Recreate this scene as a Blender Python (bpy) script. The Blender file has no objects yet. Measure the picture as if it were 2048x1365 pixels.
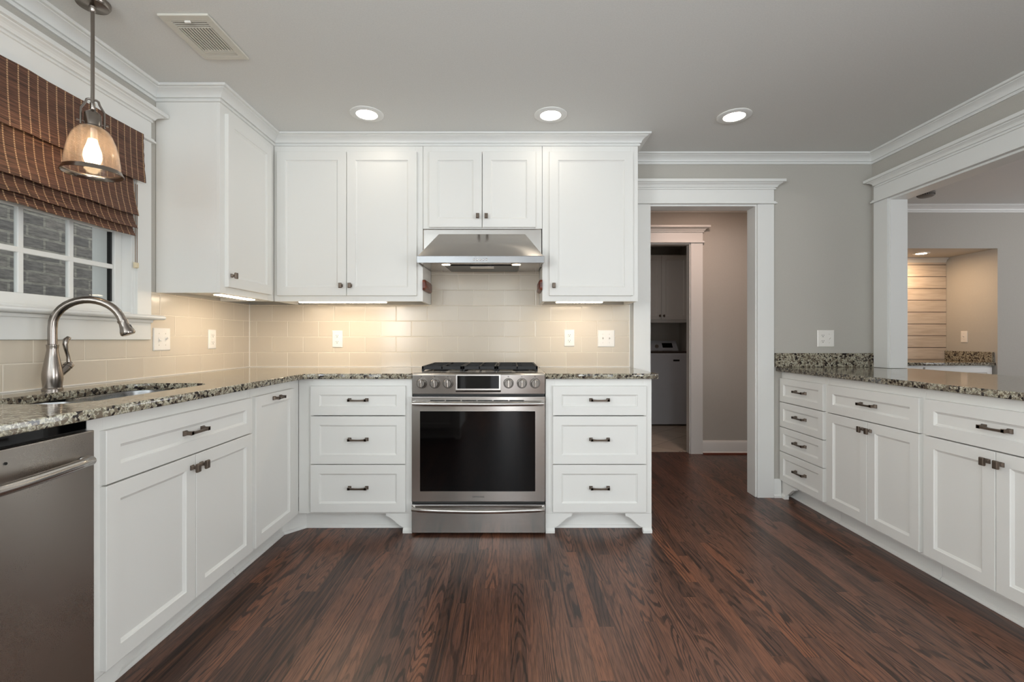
import bpy, bmesh, math, random
from mathutils import Vector, Matrix
random.seed(7)
PI = math.pi
C = bpy.context.scene.collection
S = bpy.context.scene

# ------------------------------------------------------------------ camera
HC = 1.109
cam_d = bpy.data.cameras.new('camera'); cam = bpy.data.objects.new('camera', cam_d); C.objects.link(cam)
cam.location = (0, 0, HC); cam.rotation_euler = (PI/2, 0, 0)
cam_d.sensor_width = 36; cam_d.lens = 935/2048*36
cam_d.shift_x = 3/2048; cam_d.shift_y = -3.5/2048
cam_d.clip_start = 0.02
S.camera = cam
# ------------------------------------------------------------------ view, world, daylight, added fill lights
S.view_settings.view_transform = 'Standard'; S.view_settings.look = 'None'
S.view_settings.gamma = 1; S.view_settings.use_curve_mapping = False
S.view_settings.exposure = 0.0
S.cycles.use_denoising = True
S.cycles.max_bounces = 10; S.cycles.diffuse_bounces = 5; S.cycles.glossy_bounces = 5
S.cycles.transmission_bounces = 8; S.cycles.transparent_max_bounces = 12
S.cycles.sample_clamp_indirect = 6
w = bpy.data.worlds.new('world'); S.world = w; w.use_nodes = True
w.node_tree.nodes['Background'].inputs[0].default_value = (0.95, 0.97, 1.0, 1)
w.node_tree.nodes['Background'].inputs[1].default_value = 1.6
def area(name, loc, rot, sx, sy, power, col):
    d = bpy.data.lights.new(name, 'AREA'); d.shape = 'RECTANGLE'; d.size = sx; d.size_y = sy; d.energy = power; d.color = col
    o = bpy.data.objects.new(name, d); C.objects.link(o); o.location = loc; o.rotation_euler = rot; return o
# daylight through the glazed door behind the camera, then added level and upward fill
DAY = (.92, .97, 1.0)
area('daylight_door', (-.02, -2.93, 1.05), (PI/2, 0, 0), .34, 2.0, 10, DAY)
for wx in (-1.2, 1.6):
    area('added_fill_back', (wx, -2.93, 1.55), (PI/2, 0, 0), 1.2, 1.15, 2.5, DAY)  # added level fill for the ambient light, no known window
    area('added_fill_up', (wx, -2.88, 1.35), (PI/2+math.radians(88), 0, 0), 1.2, .8, 94, (.70, .865, 1.0))  # added upward fill that brightens the ceiling
area('added_fill_left', (-1.80, -.98, 1.52), (0, -PI/2, 0), 1.05, 1.5, 72, DAY)           # added fill from the left, out of frame, for the right-hand cabinets
area('added_fill_right', (2.50, -1.05, 1.1), (0, PI/2, 0), 1.9, 1.7, 66, DAY)              # added fill from the right, out of frame, for the left-hand cabinets
area('daylight_living_window', (7.35, 2.2, 1.3), (0, PI/2, 0), 1.8, 2.6, 3, DAY)
area('added_fill_living_up', (7.25, 1.3, 1.25), (0, PI/2+math.radians(66), 0), 1.2, 2.2, 85, (.97, .97, 1.0))  # added upward fill for the ceiling of the room beyond

# ------------------------------------------------------------------ mesh builder
class MB:
    def __init__(s): s.v = []; s.f = []
    def add(s, vs, fs):
        n = len(s.v); s.v += [tuple(p) for p in vs]; s.f += [tuple(i+n for i in q) for q in fs]; return s
    def box(s, x0, x1, y0, y1, z0, z1):
        return s.add([(x0,y0,z0),(x1,y0,z0),(x1,y1,z0),(x0,y1,z0),(x0,y0,z1),(x1,y0,z1),(x1,y1,z1),(x0,y1,z1)],
                     [(0,3,2,1),(4,5,6,7),(0,1,5,4),(1,2,6,5),(2,3,7,6),(3,0,4,7)])
    def frustum(s, a, b):   # a, b: lists of equal count (loops), capped
        n = len(a); fs = [(i, (i+1) % n, n+(i+1) % n, n+i) for i in range(n)]
        return s.add(list(a)+list(b), fs+[tuple(range(n))[::-1], tuple(range(n, 2*n))])
    def loops(s, ls, cap0=True, cap1=True, closed=True):
        n = len(ls[0]); vs = [p for l in ls for p in l]; fs = []
        for k in range(len(ls)-1):
            for i in range(n if closed else n-1):
                j = (i+1) % n; fs.append((k*n+i, k*n+j, (k+1)*n+j, (k+1)*n+i))
        if cap0: fs.append(tuple(range(n))[::-1])
        if cap1: fs.append(tuple(range((len(ls)-1)*n, len(ls)*n)))
        return s.add(vs, fs)
    def lathe(s, prof, c=(0,0,0), n=32, cap0=True, cap1=True, axis='z'):
        ls = []
        for r, h in prof:
            l = []
            for i in range(n):
                a = 2*PI*i/n; p = (r*math.cos(a), r*math.sin(a), h)
                if axis == 'y': p = (p[0], p[2], -p[1])
                if axis == 'x': p = (p[2], p[0], p[1])
                l.append((p[0]+c[0], p[1]+c[1], p[2]+c[2]))
            ls.append(l)
        return s.loops(ls, cap0, cap1)
    def tube(s, pts, r, n=14, cap=True, flat=None):
        pts = [Vector(p) for p in pts]; ls = []; up = None
        for k, p in enumerate(pts):
            t = ((pts[k+1] if k+1 < len(pts) else p) - (pts[k-1] if k else p)).normalized()
            if up is None:
                up = Vector((0,0,1)) if abs(t.z) < .9 else Vector((1,0,0))
            u = (up - t*up.dot(t)).normalized(); v = t.cross(u); up = u
            rr = r[k] if isinstance(r, (list, tuple)) else r
            ls.append([tuple(p + u*rr*math.cos(2*PI*i/n)*(flat or 1) + v*rr*math.sin(2*PI*i/n)) for i in range(n)])
        return s.loops(ls, cap, cap)
    def prism(s, poly, a0, a1, plane='xz'):   # polygon extruded along the missing axis
        def P(p, a):
            return {'xz': (p[0], a, p[1]), 'xy': (p[0], p[1], a), 'yz': (a, p[0], p[1])}[plane]
        return s.frustum([P(p, a0) for p in poly], [P(p, a1) for p in poly])
    def sweep(s, prof, path, side=1):
        """prof: (out, z) open profile closed against the wall; path: xy points; out is to the right of travel (side=1)"""
        P = [Vector((p[0], p[1])) for p in path]; ls = []
        for k, p in enumerate(P):
            d0 = (P[k]-P[k-1]).normalized() if k else None
            d1 = (P[k+1]-P[k]).normalized() if k+1 < len(P) else None
            n0 = Vector((d0.y, -d0.x))*side if d0 else None; n1 = Vector((d1.y, -d1.x))*side if d1 else None
            if n0 and n1:
                m = (n0+n1).normalized(); m = m/max(.2, m.dot(n0))
            else: m = n0 or n1
            ls.append([(p.x+m.x*o, p.y+m.y*o, z) for o, z in prof])
        return s.loops(ls, True, True)
    def build(s, name, mat, parent=None, bevel=0, smooth=None, seg=2, loc=None, rot=0):
        me = bpy.data.meshes.new(name); me.from_pydata(s.v, [], s.f)
        bm = bmesh.new(); bm.from_mesh(me); bmesh.ops.recalc_face_normals(bm, faces=bm.faces[:]); bm.to_mesh(me); bm.free()
        o = bpy.data.objects.new(name, me); C.objects.link(o)
        for m in (mat if isinstance(mat, (list, tuple)) else [mat]): me.materials.append(m)
        if parent: o.parent = parent
        if loc: o.location = loc
        if rot: o.rotation_euler = (0, 0, rot)
        if smooth is not None:
            me.polygons.foreach_set('use_smooth', [True]*len(me.polygons)); me.set_sharp_from_angle(angle=math.radians(smooth))
        if bevel:
            b = o.modifiers.new('bevel', 'BEVEL'); b.width = bevel; b.segments = seg; b.limit_method = 'ANGLE'; b.angle_limit = math.radians(35)
        return o
def tag(o, label, cat=None, group=None, kind=None):
    o['label'] = label
    if cat: o['category'] = cat
    if group: o['group'] = group
    if kind: o['kind'] = kind
    return o
def thing(name, label, cat, loc=(0,0,0), rot=0, group=None):
    o = bpy.data.objects.new(name, None); C.objects.link(o); o.location = loc; o.rotation_euler = (0,0,rot); o.empty_display_size = .05
    return tag(o, label, cat, group)
def struct(o, label=None):
    o['kind'] = 'structure'
    if label: o['label'] = label
    return o
def rrect(x0, x1, y0, y1, r, n=6):
    pts = []
    for cx, cy, a0 in ((x1-r,y1-r,0),(x0+r,y1-r,PI/2),(x0+r,y0+r,PI),(x1-r,y0+r,1.5*PI)):
        for i in range(n+1):
            a = a0+PI/2*i/n; pts.append((cx+r*math.cos(a), cy+r*math.sin(a)))
    return pts
def arc(cx, cy, r, a0, a1, n=8):
    return [(cx+r*math.cos(a0+(a1-a0)*i/n), cy+r*math.sin(a0+(a1-a0)*i/n)) for i in range(n+1)]
def slab(name, loops, z0, z1, mat, parent=None, bev=.004):
    """flat slab with holes from 2D loops, softened edges"""
    cu = bpy.data.curves.new('slab_curve', 'CURVE'); cu.dimensions = '2D'; cu.fill_mode = 'BOTH'
    cu.extrude = (z1-z0)/2-bev; cu.bevel_depth = bev; cu.bevel_resolution = 2; cu.offset = -bev
    for l in loops:
        sp = cu.splines.new('POLY'); sp.points.add(len(l)-1); sp.use_cyclic_u = True
        for p, q in zip(sp.points, l): p.co = (q[0], q[1], 0, 1)
    t = bpy.data.objects.new('slab_curve', cu); C.objects.link(t)
    dg = bpy.context.evaluated_depsgraph_get(); me = bpy.data.meshes.new_from_object(t.evaluated_get(dg))
    bpy.data.objects.remove(t); bpy.data.curves.remove(cu)
    me.name = name; me.materials.clear(); me.materials.append(mat)
    for v in me.vertices: v.co.z += (z0+z1)/2
    o = bpy.data.objects.new(name, me); C.objects.link(o)
    if parent: o.parent = parent
    return o

# ------------------------------------------------------------------ materials
def lin(r, g, b):
    f = lambda c: (c/255/12.92) if c/255 <= .04045 else ((c/255+.055)/1.055)**2.4
    return (f(r), f(g), f(b), 1)
class NT:
    def __init__(s, name):
        s.m = bpy.data.materials.new(name); s.m.use_nodes = True; s.t = s.m.node_tree; s.b = s.t.nodes['Principled BSDF']
        s.out = s.t.nodes['Material Output']
    def n(s, typ, **kw):
        nd = s.t.nodes.new(typ); ins = kw.pop('ins', {})
        for k, v in kw.items(): setattr(nd, k, v)
        for k, v in ins.items():
            if hasattr(v, 'is_linked') or isinstance(v, bpy.types.NodeSocket): s.t.links.new(v, nd.inputs[k])
            else: nd.inputs[k].default_value = v
        return nd
    def math(s, op, a, b=0.0, c=None):
        nd = s.t.nodes.new('ShaderNodeMath'); nd.operation = op
        for i, v in enumerate((a, b, c)):
            if v is None: continue
            if isinstance(v, bpy.types.NodeSocket): s.t.links.new(v, nd.inputs[i])
            else: nd.inputs[i].default_value = v
        return nd.outputs[0]
    def ramp(s, fac, stops, interp='LINEAR'):
        nd = s.t.nodes.new('ShaderNodeValToRGB'); s.t.links.new(fac, nd.inputs[0]); e = nd.color_ramp.elements; nd.color_ramp.interpolation = interp
        while len(e) < len(stops): e.new(.5)
        for el, (p, c) in zip(e, stops): el.position = p; el.color = c if len(c) == 4 else (*c, 1)
        return nd.outputs[0]
    def mix(s, fac, a, b, mode='MIX'):
        nd = s.t.nodes.new('ShaderNodeMix'); nd.data_type = 'RGBA'; nd.blend_type = mode
        for i, v in ((0, fac), (6, a), (7, b)):
            if isinstance(v, bpy.types.NodeSocket): s.t.links.new(v, nd.inputs[i])
            else: nd.inputs[i].default_value = v
        return nd.outputs[2]
    def set(s, **kw):
        for k, v in kw.items():
            k = k.replace('_', ' ')
            if isinstance(v, bpy.types.NodeSocket): s.t.links.new(v, s.b.inputs[k])
            else: s.b.inputs[k].default_value = v
        return s
    def pos(s): return s.n('ShaderNodeTexCoord').outputs['Object']
    def xyz(s, v): return s.n('ShaderNodeSeparateXYZ', ins={0: v}).outputs
    def comb(s, x, y, z): return s.n('ShaderNodeCombineXYZ', ins={0: x, 1: y, 2: z}).outputs[0]
    def bump(s, h, strength=.3, dist=.002):
        b = s.n('ShaderNodeBump', ins={'Height': h, 'Strength': strength, 'Distance': dist}); s.t.links.new(b.outputs[0], s.b.inputs['Normal'])
def flat(name, col, rough=.5, metal=0, noise=0, nscale=40, spec=None, coat=0):
    t = NT(name); t.set(Base_Color=col, Roughness=rough, Metallic=metal)
    if spec is not None: t.set(**{'Specular_IOR_Level': spec})
    if coat: t.set(**{'Coat_Weight': coat, 'Coat_Roughness': .1})
    nz = t.n('ShaderNodeTexNoise', ins={'Vector': t.pos(), 'Scale': nscale, 'Detail': 3.0})
    if noise: t.bump(nz.outputs[0], noise, .001)
    if not noise: return t.m
    var = t.ramp(nz.outputs[0], [(.3, tuple(c*.97 for c in col[:3])), (.7, tuple(min(1, c*1.03) for c in col[:3]))])
    t.set(Base_Color=var)
    return t.m
M = {}
M['cab'] = flat('cabinet_white_paint', lin(236,235,231), .40)
M['trim'] = flat('trim_white_paint', lin(232,232,229), .38)
M['wall'] = flat('greige_wall_paint', lin(188,184,176), .75, noise=.05, nscale=220)
M['ceil'] = flat('ceiling_paint', lin(224,224,221), .85, noise=.05, nscale=180)
M['plastic'] = flat('white_plastic', lin(240,236,230), .3)
M['slot'] = flat('dark_slot', lin(40,36,32), .6)
M['cream'] = flat('cream_metal_paint', lin(214,210,198), .45)
M['bronze'] = flat('pewter_bronze', lin(112,100,90), .40, .9)
M['black'] = flat('black_enamel', lin(14,14,14), .35)
M['iron'] = flat('cast_iron', lin(28,28,29), .55, noise=.3, nscale=300)
M['glassblk'] = flat('black_glass', lin(3,3,4), .04, spec=.35)
M['rackdim'] = flat('oven_rack_metal', lin(90,85,75), .3, .9)
M['wood'] = None
M['darkgrey'] = flat('dark_grey_plastic', lin(60,60,62), .5)
M['detector'] = flat('mid_grey_plastic', lin(128,124,120), .5)
M['washer'] = flat('washer_enamel', lin(206,210,218), .35)
M['caulk'] = flat('white_caulk', lin(245,240,232), .4)
M['bowl'] = flat('pale_ceramic', lin(200,205,215), .3)
M['redwood'] = flat('stained_trim_wood', lin(110,55,38), .5)

def steel(name, col, rough, axis, strength=.015):
    t = NT(name); p = t.xyz(t.pos()); sc = {'x': (2, 260, 260), 'y': (260, 2, 260), 'z': (260, 260, 2)}[axis]
    v = t.comb(t.math('MULTIPLY', p[0], sc[0]), t.math('MULTIPLY', p[1], sc[1]), t.math('MULTIPLY', p[2], sc[2]))
    nz = t.n('ShaderNodeTexNoise', ins={'Vector': v, 'Scale': 2.0, 'Detail': 2.0})
    big = t.n('ShaderNodeTexNoise', ins={'Vector': t.pos(), 'Scale': 4.0, 'Detail': 2.0})
    t.set(Metallic=1.0, Base_Color=t.mix(nz.outputs[0], tuple(c*.94 for c in col[:3])+(1,), col))
    t.set(Roughness=t.math('ADD', t.math('MULTIPLY', nz.outputs[0], .05), t.math('ADD', t.math('MULTIPLY', big.outputs[0], .06), rough-.07)))
    if name.startswith('brushed_stainless'):
        t.set(Anisotropic=.75, Anisotropic_Rotation=.25, Tangent=t.n('ShaderNodeTangent', direction_type='RADIAL', axis='Z').outputs[0])
    t.bump(nz.outputs[0], strength, .0006); return t.m
M['steel'] = steel('brushed_stainless', lin(188,183,178), .22, 'x')
M['knobsteel'] = steel('knob_steel', lin(128,123,118), .3, 'x', .004)
M['liphood'] = steel('brushed_stainless_lip', lin(150,148,148), .16, 'x')
M['steely'] = steel('brushed_stainless_sideways', lin(186,180,174), .30, 'y')
M['handle'] = steel('satin_handle_steel', lin(196,192,188), .26, 'x', .004)
M['nickel'] = steel('brushed_nickel', lin(152,144,137), .22, 'z', .006)
M['sinksteel'] = steel('sink_steel', lin(150,150,150), .3, 'x', .01)

def emit(name, col, strength):
    t = NT(name); e = t.n('ShaderNodeEmission', ins={'Color': (*col, 1), 'Strength': strength}); t.t.links.new(e.outputs[0], t.out.inputs[0]); return t.m
WARM = (1.0, .80, .56)
M['lamp'] = emit('downlight_glow', (1.0, .90, .76), 23)
M['strip'] = emit('under_cabinet_strip_glow', (1.0, .82, .60), 34)
M['bulb'] = emit('bulb_glow', (1.0, .76, .46), 22)
M['hoodlamp'] = emit('hood_lamp_glow', (1.0, .80, .55), 14)
M['nichelamp'] = emit('niche_lamp_glow', (1.0, .68, .42), 330)
M['laundryfill'] = emit('laundry_fill_glow', (1.0, .80, .70), 44)  # glow of the fill light added in the laundry
M['halllamp'] = emit('hall_lamp_glow', (1.0, .72, .60), 230)

def wood_floor():
    t = NT('dark_oak_strip_floor'); p = t.xyz(t.pos()); W = .057
    xs = t.math('DIVIDE', p[0], W); b = t.math('FLOOR', xs)
    wn = t.n('ShaderNodeTexWhiteNoise', noise_dimensions='1D', ins={'W': b}).outputs[0]
    yy = t.math('ADD', p[1], t.math('MULTIPLY', wn, 9.0)); seg = t.math('FLOOR', t.math('DIVIDE', yy, .92))
    rc = t.n('ShaderNodeTexWhiteNoise', noise_dimensions='3D', ins={'Vector': t.comb(b, seg, 0.0)})
    rgb = t.xyz(rc.outputs[1]); r1, r2, r3 = rgb[0], rgb[1], rgb[2]
    off = t.math('MULTIPLY', r1, 83.0)
    # cathedral rings: contour lines of a stretched noise
    lowv = t.comb(t.math('MULTIPLY', p[0], 11.0), t.math('MULTIPLY', p[1], 1.05), off)
    low = t.n('ShaderNodeTexNoise', ins={'Vector': lowv, 'Scale': 1.0, 'Detail': 0.6, 'Roughness': .4}).outputs[0]
    jit = t.n('ShaderNodeTexNoise', ins={'Vector': t.comb(t.math('MULTIPLY', p[0], 130.0), t.math('MULTIPLY', p[1], 20.0), off), 'Scale': 1.0, 'Detail': 1.0}).outputs[0]
    ring = t.math('SINE', t.math('ADD', t.math('MULTIPLY', low, t.math('ADD', 85.0, t.math('MULTIPLY', r2, 75.0))), t.math('MULTIPLY', jit, 1.6)))
    ring = t.math('ADD', t.math('MULTIPLY', ring, .5), .5)
    pore_v = t.comb(t.math('MULTIPLY', p[0], 420.0), t.math('MULTIPLY', p[1], 14.0), off)
    pore = t.n('ShaderNodeTexNoise', ins={'Vector': pore_v, 'Scale': 1.0, 'Detail': 2.0}).outputs[0]
    mid = t.n('ShaderNodeTexNoise', ins={'Vector': t.comb(t.math('MULTIPLY', p[0], 110.0), t.math('MULTIPLY', p[1], 3.5), off), 'Scale': 1.0, 'Detail': 3.0}).outputs[0]
    base = t.ramp(r3, [(0, lin(58,40,34)), (.14, lin(84,57,47)), (.55, lin(106,72,58)), (.85, lin(120,80,62)), (1, lin(134,84,60))])
    dark = t.math('MULTIPLY', t.ramp(ring, [(.62, (0,0,0)), (.86, (1,1,1))]), t.ramp(r1, [(.15, (.3,)*3), (.5, (1,)*3)]))
    col = t.mix(t.math('MULTIPLY', dark, .82), base, lin(26,18,16))
    col = t.mix(t.ramp(pore, [(.48, (0,0,0)), (.66, (.7,)*3)]), col, lin(34,23,19))
    col = t.mix(t.ramp(mid, [(.45, (0,0,0)), (.8, (.45,)*3)]), col, lin(150,100,72))
    fx = t.math('FRACT', xs); ed = t.math('MINIMUM', fx, t.math('SUBTRACT', 1.0, fx))
    fy = t.math('FRACT', t.math('DIVIDE', yy, .92)); edy = t.math('MULTIPLY', t.math('MINIMUM', fy, t.math('SUBTRACT', 1.0, fy)), 16.0)
    gap = t.math('LESS_THAN', t.math('MINIMUM', ed, edy), .014)
    col = t.mix(t.math('MULTIPLY', gap, .6), col, lin(20,13,10))
    t.set(Base_Color=col, Roughness=t.math('ADD', .26, t.math('MULTIPLY', pore, .14)))
    t.set(**{'Specular_IOR_Level': .45})
    h = t.math('SUBTRACT', t.math('MULTIPLY', pore, -.35), t.math('ADD', t.math('MULTIPLY', dark, .3), gap))
    t.bump(h, .25, .0012); return t.m
M['floor'] = wood_floor()

def granite():
    t = NT('speckled_granite'); p = t.pos()
    wob = t.n('ShaderNodeTexNoise', ins={'Vector': p, 'Scale': 45.0, 'Detail': 3.0})
    pv = t.n('ShaderNodeVectorMath', operation='MULTIPLY_ADD', ins={0: wob.outputs[1], 1: (.016,)*3, 2: p}).outputs[0]
    vo = t.n('ShaderNodeTexVoronoi', ins={'Vector': pv, 'Scale': 95.0}); cell = t.xyz(vo.outputs['Color'])[0]
    vo2 = t.n('ShaderNodeTexVoronoi', ins={'Vector': pv, 'Scale': 230.0}); cell2 = t.xyz(vo2.outputs['Color'])[1]
    big = t.n('ShaderNodeTexNoise', ins={'Vector': p, 'Scale': 22.0, 'Detail': 4.0}).outputs[0]
    base = t.ramp(cell2, [(0, lin(122,116,100)), (.28, lin(172,164,142)), (.55, lin(188,182,164)), (.82, lin(144,139,126))], 'CONSTANT')
    dk = t.math('ADD', cell, t.math('MULTIPLY', t.math('SUBTRACT', big, .5), 1.1))
    col = t.mix(t.ramp(dk, [(.0, (1,1,1)), (.17, (0,0,0))], 'CONSTANT'), base, lin(44,38,36))
    br = t.ramp(dk, [(0, (0,)*3), (.17, (.9,)*3), (.45, (0,)*3)], 'CONSTANT')
    col = t.mix(br, col, lin(104,92,78))
    t.set(Base_Color=col, Roughness=.09); t.set(**{'Specular_IOR_Level': .5}); return t.m
M['granite'] = granite()

def tile(name, ax, x_joint, z_joint=1.018):
    t = NT(name); p = t.xyz(t.pos()); u = t.math('SUBTRACT', p[ax], x_joint-.1085-.217*20); v = t.math('SUBTRACT', p[2], z_joint-.109)
    br = t.n('ShaderNodeTexBrick', offset=.5, offset_frequency=2, ins={'Vector': t.comb(u, v, 0.0), 'Scale': 1.0, 'Mortar Size': .0016, 'Mortar Smooth': .15,
        'Brick Width': .217, 'Row Height': .109, 'Bias': 0.0, 'Color1': lin(214,203,186), 'Color2': lin(209,197,180), 'Mortar': lin(232,222,206)})
    br2 = t.n('ShaderNodeTexBrick', offset=.5, offset_frequency=2, ins={'Vector': t.comb(u, v, 0.0), 'Scale': 1.0, 'Mortar Size': .005, 'Mortar Smooth': 1.0, 'Brick Width': .217, 'Row Height': .109})
    nz = t.n('ShaderNodeTexNoise', ins={'Vector': t.pos(), 'Scale': 9.0, 'Detail': 1.0}).outputs[0]
    t.set(Base_Color=br.outputs[0], Roughness=t.math('ADD', .17, t.math('MULTIPLY', br.outputs[1], .4)))
    t.bump(t.math('ADD', t.math('MULTIPLY', br2.outputs[1], -1.0), t.math('MULTIPLY', nz, .25)), .5, .002); return t.m
M['tile'] = tile('beige_subway_tile', 0, -1.562)
M['tiley'] = tile('beige_subway_tile_side', 1, 2.12)

def bamboo():
    t = NT('woven_bamboo'); p = t.xyz(t.pos())
    v = t.comb(t.math('MULTIPLY', p[1], 5.0), t.math('MULTIPLY', p[2], 330.0), t.math('MULTIPLY', p[0], 200.0))
    nz = t.n('ShaderNodeTexNoise', ins={'Vector': v, 'Scale': 1.0, 'Detail': 2.0}).outputs[0]
    big = t.n('ShaderNodeTexNoise', ins={'Vector': t.comb(t.math('MULTIPLY', p[1], 2.0), t.math('MULTIPLY', p[2], 60.0), 0.0), 'Scale': 1.0, 'Detail': 2.0}).outputs[0]
    col = t.ramp(nz, [(.30, lin(46,30,24)), (.48, lin(90,60,46)), (.62, lin(112,77,60)), (.8, lin(134,96,76))])
    col = t.mix(t.ramp(big, [(.5, (0,)*3), (.75, (.5,)*3)]), col, lin(64,40,32))
    fy = t.math('FRACT', t.math('DIVIDE', t.math('SUBTRACT', p[1], 1.65-.036*40), .036)); fz = t.math('FRACT', t.math('MULTIPLY', p[2], 120.0))
    st = t.math('MULTIPLY', t.math('LESS_THAN', t.math('ABSOLUTE', t.math('SUBTRACT', fy, .5)), .07), t.math('GREATER_THAN', fz, .28))
    col = t.mix(t.math('MULTIPLY', st, .85), col, lin(196,162,124))
    t.set(Base_Color=col, Roughness=.6); t.bump(t.math('ADD', nz, t.math('MULTIPLY', st, .3)), .8, .003); return t.m
M['bamboo'] = bamboo()

def outdoor_brick():
    t = NT('weathered_grey_brick'); p = t.xyz(t.pos())
    br = t.n('ShaderNodeTexBrick', offset=.5, ins={'Vector': t.comb(p[1], p[2], 0.0), 'Scale': 1.0, 'Mortar Size': .009, 'Mortar Smooth': .2, 'Brick Width': .215, 'Row Height': .073,
        'Color1': lin(160,154,146), 'Color2': lin(130,127,123), 'Mortar': lin(176,172,160)})
    nz = t.n('ShaderNodeTexNoise', ins={'Vector': t.comb(t.math('MULTIPLY', p[1], 14.0), t.math('MULTIPLY', p[2], 60.0), 0.0), 'Scale': 1.0, 'Detail': 5.0, 'Roughness': .7}).outputs[0]
    t.set(Base_Color=t.mix(t.ramp(nz, [(.35, (.7,)*3), (.6, (0,)*3)]), br.outputs[0], lin(84,80,80)), Roughness=.9)
    t.bump(t.math('SUBTRACT', nz, br.outputs[1]), .7, .006); return t.m
M['brick'] = outdoor_brick()

def streak_wood(name, c0, c1, c2, sc, rough=.5, ax=1):
    t = NT(name); p = t.xyz(t.pos()); k = [sc[0], sc[1], sc[2]]
    nz = t.n('ShaderNodeTexNoise', ins={'Vector': t.comb(*[t.math('MULTIPLY', p[i], k[i]) for i in range(3)]), 'Scale': 1.0, 'Detail': 4.0}).outputs[0]
    t.set(Base_Color=t.ramp(nz, [(.32, c0), (.5, c1), (.68, c2)]), Roughness=rough); t.bump(nz, .2, .001); return t
M['wood'] = streak_wood('walnut_block', lin(58,26,20), lin(104,50,36), lin(136,72,50), (30, 8, 90), .35).m
_s = streak_wood('whitewashed_plank', lin(206,192,176), lin(218,205,190), lin(226,214,200), (5, 5, 50), .6)
_p = _s.xyz(_s.pos()); _f = _s.math('FRACT', _s.math('DIVIDE', _s.math('SUBTRACT', _p[2], .76), .128))
_g = _s.math('LESS_THAN', _f, .05); _c = _s.b.inputs['Base Color'].links[0].from_socket
_s.set(Base_Color=_s.mix(_g, _c, lin(58,46,38))); M['shiplap'] = _s.m
def floor_tile():
    t = NT('pale_stone_floor_tile'); p = t.xyz(t.pos())
    d0 = t.math('ADD', p[0], p[1]); d1 = t.math('SUBTRACT', p[0], p[1])
    br = t.n('ShaderNodeTexBrick', offset=0.0, ins={'Vector': t.comb(d0, d1, 0.0), 'Scale': 1.0, 'Mortar Size': .004, 'Brick Width': .42, 'Row Height': .42,
        'Color1': lin(206,194,178), 'Color2': lin(196,182,166), 'Mortar': lin(120,108,98)})
    t.set(Base_Color=br.outputs[0], Roughness=.35); return t.m
M['floortile'] = floor_tile()
def pane():
    t = NT('window_glass'); tr = t.n('ShaderNodeBsdfTransparent', ins={0: (.95,.97,.97,1)}); gl = t.n('ShaderNodeBsdfGlossy', ins={'Roughness': .01})
    lw = t.n('ShaderNodeLayerWeight', ins={'Blend': .5}).outputs['Facing']; fr = t.math('ADD', .008, t.math('MULTIPLY', t.math('POWER', lw, 5.0), .9)); mx = t.n('ShaderNodeMixShader', ins={0: fr, 1: tr.outputs[0], 2: gl.outputs[0]})
    t.t.links.new(mx.outputs[0], t.out.inputs[0]); return t.m
M['pane'] = pane()
def seeded():
    t = NT('seeded_glass'); p = t.pos()
    vo = t.n('ShaderNodeTexVoronoi', ins={'Vector': p, 'Scale': 170.0}).outputs['Distance']
    seed = t.ramp(vo, [(.12, (1,1,1)), (.30, (0,0,0))])
    bp = t.n('ShaderNodeBump', ins={'Height': seed, 'Strength': .9, 'Distance': .003})
    tr = t.n('ShaderNodeBsdfTransparent', ins={0: (.98,.93,.89,1)}); gl = t.n('ShaderNodeBsdfGlossy', ins={'Roughness': .12, 'Normal': bp.outputs[0]})
    df = t.n('ShaderNodeBsdfTranslucent', ins={0: (.98,.84,.76,1), 'Normal': bp.outputs[0]})
    lw = t.n('ShaderNodeLayerWeight', ins={'Blend': .5}).outputs['Facing']; fr = t.math('ADD', .03, t.math('MULTIPLY', t.math('POWER', lw, 4.0), .5))
    m1 = t.n('ShaderNodeMixShader', ins={0: t.math('ADD', .06, t.math('MULTIPLY', seed, .22)), 1: tr.outputs[0], 2: df.outputs[0]})
    m2 = t.n('ShaderNodeMixShader', ins={0: fr, 1: m1.outputs[0], 2: gl.outputs[0]})
    t.t.links.new(m2.outputs[0], t.out.inputs[0]); return t.m
M['seeded'] = seeded()

# ------------------------------------------------------------------ setting: shell
CZ = 2.405; XL = -1.838; XR = 2.54; YB = 3.286; YH = 4.53; YN = -3.0
struct(MB().box(-1.96, 7.6, YN-.1, 4.60, -.1, 0).build('floor', M['floor']))
struct(MB().box(.5, 2.6, 4.602, 6.8, -.1, .004).build('floor_laundry', M['floortile']))
struct(MB().box(-1.96, 7.6, YN-.1, 6.8, CZ, CZ+.1).build('ceiling', M['ceil']))
WY0, WY1, WZ0, WZ1 = 1.126, 2.281, 1.230, 2.10
b = MB(); b.box(-1.958, XL, YN, -1.73, 0, CZ); b.box(-1.958, XL, -.23, WY0, 0, CZ); b.box(-1.958, XL, -1.73, -.23, 0, .99); b.box(-1.958, XL, -1.73, -.23, 2.05, CZ); b.box(-1.958, XL, WY1, 3.39, 0, CZ); b.box(-1.958, XL, WY0, WY1, 0, WZ0); b.box(-1.958, XL, WY0, WY1, WZ1, CZ)  # the out-of-frame opening is made for the added left fill
struct(b.build('wall_left', M['wall']))
DX0, DX1, DZ = .972, 1.730, 2.055
b = MB(); b.box(XL, DX0, YB, 3.39, 0, CZ); b.box(DX1, 2.54, YB, 3.39, 0, CZ); b.box(DX0, DX1, YB, 3.39, DZ, CZ)
struct(b.build('wall_back', M['wall']))
PY1, PY0, PZ = 3.13, .6, 2.055
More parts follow.
